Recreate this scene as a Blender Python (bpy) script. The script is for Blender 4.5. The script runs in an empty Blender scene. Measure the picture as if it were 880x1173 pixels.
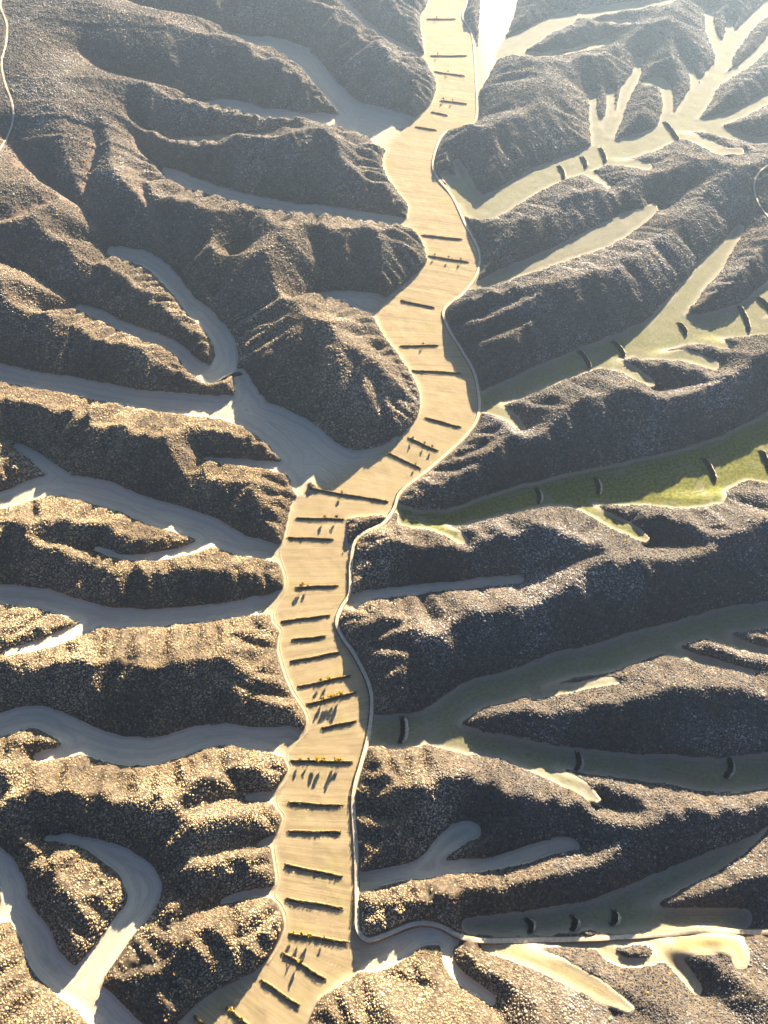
import bpy, math, random
import numpy as np

random.seed(7)
rng = np.random.default_rng(11)
scene = bpy.context.scene
COL = scene.collection

# ------------------------------------------------------------------ camera
CAM_H = 880.0                       # metres above the main valley floor
TILT = math.radians(32.0)
VFOV = math.radians(66.0)
W0, H0 = 880.0, 1173.0              # image frame in pixels, in which the layout was traced
FPX = H0 / 2 / math.tan(VFOV / 2)
cam_data = bpy.data.cameras.new('camera')
cam_data.sensor_fit = 'VERTICAL'
cam_data.angle = VFOV
cam_data.clip_start = 1.0
cam_data.clip_end = 30000.0
cam = bpy.data.objects.new('camera', cam_data)
cam.location = (0, 0, CAM_H)
cam.rotation_euler = (TILT, 0, 0)
COL.objects.link(cam)
scene.camera = cam

# ------------------------------------------------------------------ sky + sun
SUN_AZ = math.radians(20.0)         # from +Y towards +X
SUN_EL = math.radians(15.0)
world = bpy.data.worlds.new('World')
scene.world = world
world.use_nodes = True
wn = world.node_tree
bg = wn.nodes['Background']
sky = wn.nodes.new('ShaderNodeTexSky')
sky.sky_type = 'NISHITA'
sky.sun_disc = False
sky.sun_elevation = SUN_EL
sky.sun_rotation = SUN_AZ
sky.altitude = 3000
sky.air_density = 0.30
sky.dust_density = 0.0
sky.ozone_density = 3.0
wn.links.new(sky.outputs['Color'], bg.inputs['Color'])
bg.inputs['Strength'].default_value = 0.05
sun_data = bpy.data.lights.new('sun', 'SUN')
sun_data.energy = 5.0
sun_data.angle = math.radians(0.5)
sun_data.color = (1.0, 0.82, 0.60)
sun = bpy.data.objects.new('sun', sun_data)
# light travels along -Z of the lamp; lamp +Z points to the sun
sun.rotation_euler = (math.radians(90) - SUN_EL, 0, math.pi - SUN_AZ)
sun.location = (300, 900, 1200)
COL.objects.link(sun)

scene.view_settings.view_transform = 'Standard'
scene.view_settings.look = 'None'
scene.view_settings.gamma = 1.0
scene.view_settings.use_curve_mapping = False
scene.view_settings.exposure = 3.35
scene.cycles.volume_bounces = 0
scene.cycles.max_bounces = 3
scene.cycles.diffuse_bounces = 1
scene.cycles.use_denoising = True

# ------------------------------------------------------------------ image pixel helpers
ct, st = math.cos(TILT), math.sin(TILT)

def ray(u, v):
    x = (u - W0 / 2) / FPX
    y = (H0 / 2 - v) / FPX
    return np.array([x, y * ct + st, y * st - ct])

def at(u, v, z=0.0):
    d = ray(u, v)
    t = (z - CAM_H) / d[2]
    return np.array([d[0] * t, d[1] * t, z])

def to_frame(X, Y):                 # map position on the valley datum -> image pixels
    yc = Y * ct - CAM_H * st
    zc = -(Y * st + CAM_H * ct)     # camera space depth (negative forward)
    u = W0 / 2 + FPX * X / -zc
    v = H0 / 2 - FPX * yc / -zc
    return u, v

def catmull(pts, n=6, closed=False):
    P = np.array(pts, float)
    m = len(P)
    out = []
    rngi = range(m if closed else m - 1)
    for i in rngi:
        if closed:
            p0, p1, p2, p3 = P[(i - 1) % m], P[i], P[(i + 1) % m], P[(i + 2) % m]
        else:
            p0, p1, p2, p3 = P[max(i - 1, 0)], P[i], P[i + 1], P[min(i + 2, m - 1)]
        for k in range(n):
            t = k / n
            out.append(0.5 * ((2 * p1) + (-p0 + p2) * t + (2 * p0 - 5 * p1 + 4 * p2 - p3) * t * t
                              + (-p0 + 3 * p1 - 3 * p2 + p3) * t ** 3))
    if not closed:
        out.append(P[-1])
    return np.array(out)

# ------------------------------------------------------------------ layout traced in image pixels: valleys
# each: name, label, greenness, list of centre lines (x, y, width)
MAIN_LEFT = [(491, -60), (491, 0), (482, 20), (486, 58), (490, 75), (500, 95), (494, 119), (472, 140), (455, 158),
             (440, 178), (441, 198), (454, 218), (467, 235), (467, 252), (474, 266), (483, 275), (489, 295), (486, 306),
             (462, 328), (440, 345), (430, 362), (438, 382), (462, 414), (480, 446), (480, 474), (465, 495),
             (440, 520), (400, 545), (360, 560), (338, 572), (333, 585), (325, 620), (318, 634), (326, 662), (324, 680),
             (312, 700), (312, 712), (321, 723), (318, 744), (331, 785), (350, 817), (350, 836), (334, 855),
             (326, 868), (331, 882), (316, 908), (316, 924), (324, 936), (318, 958), (312, 972), (317, 1008),
             (312, 1026), (320, 1036), (326, 1052), (323, 1072), (304, 1104), (276, 1122), (240, 1140), (205, 1173), (170, 1230)]
MAIN_RIGHT = [(330, 1230), (352, 1173), (358, 1156), (368, 1142), (392, 1126), (412, 1110), (413, 1082), (410, 1064),
              (410, 975), (406, 914), (415, 877), (423, 849), (428, 812), (425, 785), (408, 750), (387, 713), (402, 679),
              (407, 621), (440, 601), (455, 580), (462, 564), (497, 536), (537, 499), (551, 471), (546, 430), (531, 402),
              (514, 375), (510, 355), (531, 338), (548, 317), (552, 293), (537, 259), (520, 225), (500, 201), (498, 181),
              (510, 154), (537, 148), (549, 133), (548, 85), (544, 41), (531, 20), (537, 0), (540, -60)]

VALLEYS = [
 ('side_valley', 'narrow hazy valley ribbon at the top, left of the central valley', 0.1,
  [[(360, -40, 6), (392, 0, 7), (408, 18, 7), (426, 34, 7), (450, 50, 8), (474, 63, 9), (488, 68, 8)]]),
 ('side_valley', 'forked pale grey valley at upper left with two long arms meeting the central valley', 0.1,
  [[(266, 41, 6), (290, 48, 12), (320, 54, 18), (345, 66, 22), (362, 82, 22), (380, 104, 22), (402, 126, 26), (440, 143, 34), (470, 150, 30)],
   [(236, 120, 7), (255, 121, 12), (275, 123, 14), (300, 131, 14), (340, 136, 14), (385, 139, 16), (430, 148, 30)],
   [(434, 165, 14), (455, 150, 40)]]),
 ('sand_strip', 'short sunlit pale sand strip high on a spur at upper left', 0.0,
  [[0.05, (198, 163, 5), (225, 163, 8), (260, 162, 7), (300, 160, 6), (322, 158, 4)]]),
 ('side_valley', 'slim grey valley tapering to a point between two dark spurs at upper left', 0.1,
  [[(189, 196, 7), (200, 203, 14), (222, 212, 15), (260, 224, 14), (300, 234, 14), (341, 240, 13), (392, 246, 12), (440, 254, 12), (470, 258, 12)]]),
 ('side_valley', 'short stubby side valley above the large ribbed dark hill', 0.1,
  [[(364, 338, 5), (385, 340, 10), (410, 345, 20), (435, 352, 26)]]),
 ('side_valley', 'hook shaped grey valley at left ending at a dark earth dam', 0.05,
  [[(130, 289, 12), (148, 293, 17), (170, 301, 19), (190, 315, 19), (207, 335, 19), (220, 352, 20), (238, 368, 22), (254, 388, 24), (260, 408, 26), (252, 426, 24), (238, 432, 18)],
   [(92, 353, 7), (110, 360, 11), (153, 380, 13), (185, 391, 13), (205, 402, 14), (220, 418, 18), (238, 430, 20)]]),
 ('side_valley', 'broad grey valley sweeping from the left edge round the large ribbed hill', 0.05,
  [[(0, 428, 20), (51, 438, 20), (102, 447, 20), (170, 460, 22), (239, 467, 26), (285, 474, 34), (322, 492, 46), (350, 514, 54), (385, 538, 52), (425, 548, 50)],
   [(276, 432, 14), (283, 452, 24), (296, 472, 28)],
   [(372, 530, 20), (430, 524, 20), (455, 508, 14)],
   [(236, 526, 4), (262, 529, 8), (300, 533, 9), (335, 538, 12), (350, 545, 18)],
   [(330, 530, 14), (345, 560, 16)]]),
 ('side_valley', 'grey valley at left with a small upper fork and a thin lit arm', 0.05,
  [[(0, 575, 16), (30, 562, 18), (60, 556, 22), (95, 560, 27), (136, 571, 27), (170, 586, 28), (205, 596, 30), (240, 608, 30), (275, 624, 24), (310, 632, 20), (330, 640, 18)],
   [(20, 512, 6), (40, 524, 12), (58, 538, 15), (78, 554, 20)],
   [0.1, (240, 618, 16), (222, 630, 11), (198, 638, 8), (165, 643, 7), (140, 643, 6), (113, 634, 5)],
   [(0, 578, 12), (35, 570, 10), (60, 562, 8)]]),
 ('side_valley', 'smooth grey valley at left with a lit sandy arm pointing down left', 0.05,
  [[(0, 681, 22), (51, 687, 22), (85, 698, 24), (125, 708, 24), (170, 709, 20), (239, 703, 18), (290, 695, 20), (325, 690, 26)],
   [0.16, (110, 712, 16), (90, 724, 14), (68, 735, 13), (40, 746, 10), (12, 754, 6)]]),
 ('side_valley', 'wavy broad grey valley at lower left opening into the central valley', 0.05,
  [[(0, 832, 26), (25, 823, 26), (48, 822, 26), (75, 834, 30), (110, 852, 32), (145, 860, 32), (180, 860, 30), (225, 847, 28), (260, 842, 24), (300, 847, 26), (335, 850, 30)],
   [(98, 852, 16), (80, 860, 12), (58, 865, 10), (42, 868, 6)],
   [(330, 850, 34), (348, 854, 26)]]),
 ('side_valley', 'small grey inlet between lit spurs at lower left, the upper one', 0.05,
  [[(285, 914, 7), (300, 913, 10), (322, 912, 14)]]),
 ('side_valley', 'small grey inlet between lit spurs at lower left, the middle one', 0.05,
  [[(296, 968, 4), (306, 965, 8), (322, 962, 12)]]),
 ('side_valley', 'small grey inlet between lit spurs at lower left, the lowest one', 0.05,
  [[(254, 1034, 4), (272, 1028, 8), (296, 1023, 9), (324, 1022, 14)]]),
 ('side_valley', 'horseshoe shaped grey valley in the lower left corner', 0.0,
  [[(54, 961, 7), (75, 961, 10), (98, 965, 13), (122, 976, 22), (146, 990, 30), (162, 1008, 38), (167, 1022, 36), (157, 1044, 30), (142, 1062, 28), (128, 1082, 28), (112, 1104, 30), (100, 1122, 34)],
   [(-10, 970, 16), (4, 990, 24), (15, 1012, 28), (18, 1034, 28), (30, 1054, 30), (43, 1074, 34), (52, 1098, 36), (72, 1120, 36), (96, 1138, 38), (120, 1160, 40), (140, 1180, 42)],
   [(-20, 1050, 24), (10, 1045, 20)]]),
 # right hand side
 ('side_valley', 'glaring white valley floor wedge at the very top centre', 0.0,
  [[(575, -60, 50), (572, 0, 42), (566, 30, 34), (560, 60, 24), (553, 85, 14), (548, 100, 8)]]),
 ('side_valley', 'faint hazy valley at the top right edge with a lit lower rim', 0.3,
  [[(570, 64, 10), (585, 54, 22), (605, 44, 22), (630, 30, 18), (650, 21, 18)],
   [(668, 18, 12), (690, 12, 12), (720, 8, 10), (760, 2, 9), (800, -10, 8)]]),
 ('sand_strip', 'thin lit sand strip on the hazy hill at top right, the longer one', 0.1,
  [[(596, 64, 10), (620, 64, 8), (650, 60, 7), (675, 54, 8), (695, 49, 9)]]),
 ('sand_strip', 'thin lit sand strip on the hazy hill at top right, the shorter one', 0.0,
  [[(684, 25, 4), (704, 26, 6), (722, 26, 8)]]),
 ('side_valley', 'long antler shaped valley at upper right with many narrow grey fingers', 0.5,
  [[(510, 200, 10), (535, 225, 26), (550, 240, 30), (580, 228, 28), (614, 207, 28), (648, 193, 26), (690, 178, 26), (744, 163, 26), (771, 148, 24), (795, 125, 22), (815, 92, 20), (830, 72, 16)],
   [(524, 188, 10), (533, 206, 14), (546, 236, 18)],
   [(678, 110, 9), (681, 138, 10), (683, 160, 12), (686, 178, 16)],
   [(699, 106, 8), (699, 128, 10), (692, 152, 12), (688, 172, 14)],
   [(732, 69, 9), (728, 88, 11), (717, 106, 12), (709, 132, 10), (700, 152, 12), (694, 170, 14)],
   [(740, 95, 9), (752, 94, 11), (762, 101, 12), (765, 122, 11), (762, 142, 14), (757, 158, 16)],
   [(790, 79, 6), (795, 92, 9), (793, 108, 10), (782, 124, 9), (774, 140, 12)],
   [(812, 15, 10), (814, 36, 11), (823, 55, 12), (826, 72, 14), (816, 90, 14)],
   [(836, 26, 7), (834, 44, 8), (828, 62, 10)],
   [(890, 2, 14), (872, 16, 14), (852, 36, 13), (838, 56, 12), (829, 72, 14)],
   [(890, 34, 8), (872, 58, 9), (852, 76, 9), (836, 86, 9), (818, 94, 12)],
   [(890, 108, 12), (868, 120, 12), (843, 132, 12), (812, 142, 14), (785, 146, 18)],
   [(890, 161, 10), (860, 161, 10), (838, 155, 12), (812, 149, 14)],
   [0.16, (770, 152, 16), (790, 160, 12), (806, 172, 11), (824, 184, 10), (843, 186, 8)],
   [0.17, (695, 182, 16), (716, 190, 11), (740, 198, 9)],
   [0.17, (672, 198, 8), (684, 208, 8), (695, 220, 5)]]),
 ('side_valley', 'leaf shaped pale valley on the right, pointed at its upper end', 0.35,
  [[0.03, (543, 330, 8), (575, 318, 16), (614, 304, 18), (650, 290, 22), (685, 277, 26), (715, 262, 24), (735, 252, 16), (747, 244, 9)]]),
 ('side_valley', 'green floored valley on the right with a curved grey upper arm and dark dams', 0.65,
  [[(548, 464, 20), (580, 450, 26), (631, 428, 28), (682, 408, 30), (727, 392, 32), (755, 376, 32), (776, 350, 26), (797, 325, 24), (815, 304, 24), (832, 284, 16), (848, 262, 10)],
   [(735, 396, 34), (785, 378, 26), (825, 370, 28), (860, 358, 30), (890, 336, 34)],
   [(755, 398, 14), (800, 384, 18), (850, 378, 18), (890, 374, 20)],
   [0.17, (560, 466, 20), (580, 478, 14), (596, 496, 8)],
   [0.17, (690, 414, 20), (712, 424, 14), (730, 437, 13), (744, 447, 8)],
   [0.2, (734, 406, 12), (760, 411, 12), (785, 416, 14), (812, 430, 10)],
   [0.16, (795, 388, 14), (815, 394, 13), (832, 402, 9)]]),
 ('side_valley', 'broad bright green valley at right of centre with lit bulging lower rim', 1.3,
  [[(456, 583, 10), (480, 592, 16), (514, 594, 20), (545, 586, 26), (590, 573, 28), (648, 561, 34), (716, 548, 36), (785, 533, 36), (836, 514, 36), (890, 487, 34)],
   [(640, 570, 20), (700, 566, 28), (750, 560, 36), (800, 556, 40), (850, 536, 30), (890, 522, 60)],
   [0.12, (750, 565, 30), (785, 572, 28), (818, 572, 22)],
   [0.18, (462, 595, 14), (495, 605, 14), (515, 615, 14), (530, 627, 8)],
   [0.17, (655, 572, 18), (675, 585, 16), (698, 602, 15), (718, 614, 13), (735, 625, 9)]]),
 ('side_valley', 'narrow pale grey valley finger pointing right at mid height', 0.1,
  [[(404, 690, 16), (426, 682, 11), (460, 678, 10), (495, 674, 10), (530, 671, 9), (563, 667, 10), (597, 664, 8)]]),
 ('side_valley', 'wide dark green valley at lower right splitting round a long scrub island', 0.55,
  [[(428, 838, 36), (460, 838, 38), (490, 832, 36), (515, 815, 36), (545, 796, 34), (590, 784, 34), (640, 764, 32), (690, 754, 34), (740, 738, 34), (790, 722, 28), (830, 712, 30), (890, 703, 30)],
   [(500, 838, 36), (540, 850, 28), (590, 858, 26), (640, 868, 24), (700, 876, 28), (770, 882, 34), (820, 888, 38), (890, 882, 40)],
   [0.1, (610, 796, 12), (650, 790, 10), (690, 784, 8), (705, 784, 5)],
   [0.15, (762, 742, 18), (785, 752, 10), (815, 763, 9), (858, 776, 5)],
   [0.15, (820, 726, 20), (845, 740, 12), (880, 752, 8), (895, 758, 8)],
   [0.17, (590, 866, 20), (625, 884, 16), (655, 900, 15), (680, 920, 8)]]),
 ('side_valley', 'two fingered pale valley at lower right beside the straight road', 0.2,
  [[(412, 1010, 22), (440, 1004, 18), (470, 998, 18), (495, 985, 20), (510, 968, 22), (528, 955, 24), (542, 952, 18)],
   [(480, 1000, 14), (520, 994, 14), (560, 990, 15), (595, 982, 17), (625, 972, 18), (648, 967, 16), (660, 971, 8)]]),
 ('side_valley', 'dark green forked valley near the bottom right with blunt round end', 0.5,
  [[(538, 1060, 18), (575, 1060, 24), (620, 1056, 28), (670, 1050, 32), (710, 1038, 36), (750, 1018, 30), (800, 994, 24), (840, 975, 16), (862, 962, 8), (890, 940, 4)],
   [(690, 1050, 36), (740, 1052, 26), (800, 1052, 24), (850, 1052, 23)]]),
 ('side_valley', 'curved grey valley mouth under the road bend at bottom centre', 0.1,
  [[(400, 1098, 30), (430, 1096, 34), (455, 1084, 32), (480, 1072, 24), (502, 1072, 22), (520, 1079, 12)],
   [0.17, (512, 1082, 12), (513, 1100, 13), (524, 1118, 13), (545, 1133, 13), (562, 1146, 9)]]),
 ('side_valley', 'golden sunlit branching valley in the bottom right corner', 0.55,
  [[0.2, (556, 1084, 10), (585, 1091, 18), (625, 1104, 22), (660, 1124, 22), (690, 1142, 19), (712, 1156, 10)],
   [(570, 1080, 6), (630, 1080, 6), (690, 1080, 9), (750, 1074, 9), (800, 1074, 10), (845, 1072, 10)],
   [0.16, (690, 1082, 14), (700, 1096, 13), (718, 1103, 9), (740, 1102, 9), (756, 1094, 16), (780, 1085, 22), (810, 1080, 26), (835, 1085, 24), (838, 1102, 18)],
   [0.17, (735, 1076, 10), (755, 1088, 12), (772, 1104, 17), (786, 1122, 15), (795, 1134, 11)]]),
]
# shallow scrub-free gullies in the upper left mountains: (x, y) from valley end up to the head
GULLIES = [
 [(130, 289), (112, 262), (88, 245), (62, 232), (40, 212), (20, 190)],
 [(112, 262), (108, 235), (118, 205), (122, 180)],
 [(236, 120), (205, 116), (165, 112), (130, 106), (105, 92)],
 [(266, 41), (225, 38), (180, 34), (140, 22), (110, 4)],
 [(92, 353), (60, 335), (25, 322), (-20, 318)],
 [(88, 245), (60, 262), (25, 282), (-20, 292)],
 [(189, 196), (172, 186), (160, 172)],
 [(205, 331), (190, 300), (178, 262), (170, 235)],
 [(240, 372), (225, 320), (215, 280)],
 [(750, 242), (790, 225), (830, 215)],
 [(597, 664), (660, 655), (730, 650)],
 [(665, 972), (720, 962), (790, 950)],
 [(542, 950), (580, 935), (640, 925)],
 [(848, 262), (862, 235), (870, 215)],
 [(682, 922), (730, 935), (800, 932)],
 [(733, 626), (780, 636), (840, 640)],
 [(747, 449), (800, 455), (850, 452)],
]
# sharper gullies cut into the noses and flanks, from the foot up
CUTS = [
 [(480, 462), (445, 428), (405, 398), (372, 376)], [(452, 398), (428, 372), (402, 352)], [(346, 484), (352, 455), (362, 425)],
 [(382, 515), (398, 475), (410, 440)], [(300, 470), (312, 440), (322, 405)], [(440, 512), (440, 480), (432, 455)],
 [(285, 914), (250, 920), (215, 935)], [(296, 968), (262, 975), (230, 985)], [(254, 1034), (225, 1045), (205, 1060)],
 [(322, 745), (290, 742), (262, 735)], [(331, 800), (285, 795), (235, 775)], [(317, 1045), (290, 1070), (250, 1085)],
 [(402, 648), (440, 645), (475, 643)], [(402, 662), (430, 660), (460, 655)], [(400, 735), (430, 735), (470, 720)],
 [(495, 540), (520, 545), (545, 540)], [(505, 530), (540, 525), (570, 510)], [(412, 930), (450, 940), (490, 925)],
 [(412, 960), (440, 965), (470, 955)], [(440, 1115), (470, 1125), (500, 1130)], [(326, 560), (300, 552), (270, 548)],
 [(113, 634), (85, 630), (55, 628)], [(270, 300), (285, 275), (300, 262)], [(245, 345), (262, 315), (275, 290)],
 [(460, 230), (430, 205), (395, 190)], [(485, 285), (455, 275), (420, 268)], [(60, 700), (40, 720), (20, 735)],
 [(525, 260), (560, 262), (600, 258)], [(515, 375), (550, 372), (590, 360)], [(530, 400), (570, 392), (615, 380)],
]
# hills: label, ridge seeds
HILLS = [
 ('small hazy spur at the top, left of the glaring valley wedge', [(430, 10), (465, 40)]),
 ('long hazy spur at the top ending in a rounded nose', [(300, 15), (360, 40), (430, 75), (485, 100)]),
 ('hazy grey ridge at upper left between the two arms of the forked valley', [(70, 45), (200, 75), (300, 90), (365, 118)]),
 ('dark spur at upper left bearing the short sand strip', [(110, 120), (220, 145), (320, 148), (400, 165)]),
 ('dark rounded spur at upper left just under the sand strip', [(230, 180), (320, 195), (400, 205), (455, 235)]),
 ('long dark spur at left under the slim pointed valley', [(180, 215), (270, 255), (380, 285), (470, 295)]),
 ('large ribbed dark hill left of the central valley bend', [(200, 290), (290, 345), (370, 390), (440, 450), (380, 480), (330, 440)]),
 ('scrubby mountain at the upper left edge crossed by a pale track', [(10, 60), (30, 120), (60, 170), (20, 200)]),
 ('low reddish spurs at the left edge below the mountain', [(0, 250), (60, 276)]),
 ('dark spur with lit crest inside the hook shaped valley', [(0, 305), (100, 320), (170, 345), (230, 395)]),
 ('long dark spur with lit crest above the broad sweeping grey valley', [(0, 345), (100, 390), (180, 420), (250, 455)]),
 ('golden crested ridge at left under the broad sweeping grey valley', [(0, 475), (100, 485), (200, 500), (300, 520), (330, 575), (200, 530)]),
 ('little dark wedge of scrub at the left edge inside a valley fork', [(0, 535), (40, 545)]),
 ('double golden ridge at left split by a thin lit arm', [(0, 605), (120, 605), (200, 618), (0, 645), (120, 655), (250, 660), (315, 665)]),
 ('small spur at the left edge speckled with yellow bushes', [(0, 715), (50, 718)]),
 ('golden ridge with deep dark lower slope left of the stepped fields', [(20, 775), (120, 760), (220, 755), (320, 780), (335, 815)]),
 ('little dark knoll at the left edge under the wavy valley', [(0, 860), (50, 850), (60, 875)]),
 ('broad golden hillside with many fingers at lower left', [(0, 905), (120, 895), (250, 900), (315, 890), (200, 950), (260, 1000), (310, 1050), (200, 1110), (30, 950)]),
 ('dark and golden hill enclosed by the horseshoe valley', [(90, 1005), (85, 1040), (80, 1080), (50, 1000)]),
 ('dark scrub bump at the left edge beside the horseshoe valley', [(0, 1075), (12, 1095)]),
 ('lit ribbed slope in the bottom left corner', [(0, 1140), (70, 1155)]),
 ('broad hazy hillside at top right of the central valley', [(590, 80), (560, 160), (640, 110), (730, 40), (780, 60), (620, 10)]),
 ('thin dark scrub wedge in the upper right corner', [(845, 72), (875, 35)]),
 ('pointed scrub wedge at the right edge, second from the upper right corner', [(810, 130), (850, 110), (880, 85)]),
 ('flat scrub wedge at the right edge among the antler fingers', [(845, 147), (880, 145)]),
 ('long brown scrub hill at right below the antler shaped valley', [(565, 265), (650, 235), (750, 210), (860, 200), (820, 175)]),
 ('broad brown scrub hill at right below the leaf shaped valley', [(530, 380), (620, 345), (720, 310), (800, 265)]),
 ('pointed scrub spur inside the green valley fork at right', [(790, 352), (840, 315), (870, 290)]),
 ('long scrub hill between the two green valleys at right', [(490, 575), (560, 520), (660, 480), (760, 455), (870, 420)]),
 ('widest scrub hillside at right of centre with a broad dark lower slope', [(430, 640), (540, 640), (700, 650), (860, 620), (430, 740), (550, 720), (700, 690)]),
 ('long scrub island between the two arms of the dark green valley', [(545, 828), (640, 810), (740, 790), (860, 820)]),
 ('scrub hillside at lower right with two pale valley fingers cut in', [(430, 900), (540, 905), (700, 930), (860, 925), (440, 960), (430, 1040), (600, 1020)]),
 ('dark scrub wedge at the right edge inside the forked valley near the bottom', [(760, 1030), (860, 1010)]),
 ('golden scrub slope along the bottom edge right of centre', [(390, 1150), (470, 1110), (580, 1130), (700, 1125), (800, 1150), (860, 1110)]),
 ('tiny dark scrub mound between the road bend and the terrace fields', [(404, 605), (425, 598)]),
 ('small oval scrub island in the golden valley at bottom right', [(722, 1088)]),
]

# ------------------------------------------------------------------ terrain grid
G = 1.75
X0, X1, Y0, Y1 = -960.0, 960.0, -110.0, 2080.0
nx, ny = int((X1 - X0) / G) + 1, int((Y1 - Y0) / G) + 1
gx = X0 + G * np.arange(nx)
gy = Y0 + G * np.arange(ny)
XX, YY = np.meshgrid(gx, gy)
UU, VV = to_frame(XX, YY)

def cells_of_box(u0, v0, u1, v1):
    v0 = max(v0, -330.0)
    P = [at(u, v) for u in (u0, u1) for v in (v0, v1)]
    xs, ys = [p[0] for p in P], [p[1] for p in P]
    i0 = max(int((min(xs) - X0) / G) - 1, 0); i1 = min(int((max(xs) - X0) / G) + 2, nx)
    j0 = max(int((min(ys) - Y0) / G) - 1, 0); j1 = min(int((max(ys) - Y0) / G) + 2, ny)
    return slice(j0, j1), slice(i0, i1)

def extend(line):
    L = [tuple(p) for p in line if not isinstance(p, float)]
    def ext(a, b):
        if a[0] <= 2 or a[0] >= W0 - 2 or a[1] >= H0 - 2 or a[1] <= 2:
            d = np.array([a[0] - b[0], a[1] - b[1]], float); d /= max(np.hypot(*d), 1e-6)
            return (a[0] + d[0] * 110, a[1] + d[1] * 110, a[2])
    e = ext(L[0], L[1])
    if e: L.insert(0, e)
    e = ext(L[-1], L[-2])
    if e: L.append(e)
    return L

def vnoise(scale, seed, oct=3):
    """smooth value noise over the grid, about -1..1"""
    r = np.random.default_rng(seed)
    out = np.zeros((ny, nx)); amp = 1.0; tot = 0
    for o in range(oct):
        cell = scale / 2 ** o
        mw, mh = int((X1 - X0) / cell) + 4, int((Y1 - Y0) / cell) + 4
        T = r.uniform(-1, 1, (mh, mw))
        fx = (gx - X0) / cell; fy = (gy - Y0) / cell
        ix, iy = fx.astype(int), fy.astype(int)
        tx, ty = fx - ix, fy - iy
        tx = tx * tx * (3 - 2 * tx); ty = (ty * ty * (3 - 2 * ty))[:, None]
        a = T[iy][:, ix]; b = T[iy][:, ix + 1]; c = T[iy + 1][:, ix]; d = T[iy + 1][:, ix + 1]
        out += amp * ((a * (1 - tx) + b * tx) * (1 - ty) + (c * (1 - tx) + d * tx) * ty)
        tot += amp; amp *= 0.5
    return out / tot

ROUGH = 1.3 * vnoise(14, 91, 3) + 0.7 * vnoise(45, 92, 2)
floor_id = np.full((ny, nx), -1, np.int16)
floor_z = np.zeros((ny, nx), np.float32)
floor_best = np.full((ny, nx), 1e9, np.float32)
for vid, (nm, lb, gr, lines) in enumerate(VALLEYS):
    for ln in lines:
        C = catmull(extend(ln), 5)
        slope = ln[0] if isinstance(ln[0], float) else 0.0      # how fast this floor climbs
        run = 0.0
        for a, b in zip(C[:-1], C[1:]):
            z0 = slope * run
            wa, wb = at(a[0], max(a[1], -300)), at(b[0], max(b[1], -300))
            run += math.hypot(wb[0] - wa[0], wb[1] - wa[1])
            z1 = slope * run
            r = max(a[2], b[2]) / 2 + 2
            js, is_ = cells_of_box(min(a[0], b[0]) - r, min(a[1], b[1]) - r, max(a[0], b[0]) + r, max(a[1], b[1]) + r)
            u, v = UU[js, is_], VV[js, is_]
            if u.size == 0: continue
            d = b[:2] - a[:2]; L2 = max(d @ d, 1e-6)
            t = np.clip(((u - a[0]) * d[0] + (v - a[1]) * d[1]) / L2, 0, 1)
            sdpx = np.hypot(u - a[0] - t * d[0], v - a[1] - t * d[1]) - (a[2] + t * (b[2] - a[2])) / 2
            sdpx = sdpx + ROUGH[js, is_] * 1.3
            fb, fi = floor_best[js, is_], floor_id[js, is_]
            m = (sdpx < 0) & (sdpx < fb)
            fb[m] = sdpx[m]; fi[m] = vid; floor_z[js, is_][m] = (z0 + t * (z1 - z0))[m]
MAIN = len(VALLEYS)
poly = np.vstack([catmull(MAIN_LEFT, 4), catmull(MAIN_RIGHT, 4)])
js, is_ = cells_of_box(150, -80, 580, 1240)
u, v = UU[js, is_], VV[js, is_]
ins = np.zeros(u.shape, bool)
for a, b in zip(poly, np.roll(poly, -1, 0)):
    if a[1] == b[1]: continue
    c = (a[1] > v) != (b[1] > v)
    ins ^= c & (u < (b[0] - a[0]) * (v - a[1]) / (b[1] - a[1]) + a[0])
floor_id[js, is_][ins] = MAIN
floor_z[js, is_][ins] = 0
# little scrub mound between the road bend and the sixteenth terrace bank
patch = [(397, 594), (440, 590), (447, 596), (436, 600), (414, 611), (404, 621), (399, 628), (396, 610)]
ins = np.zeros(UU.shape, bool)
for a, b in zip(patch, patch[1:] + patch[:1]):
    if a[1] == b[1]: continue
    c = (a[1] > VV) != (b[1] > VV)
    ins ^= c & (UU < (b[0] - a[0]) * (VV - a[1]) / (b[1] - a[1]) + a[0])
floor_id[ins] = -1
FLOOR = floor_id >= 0

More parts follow.
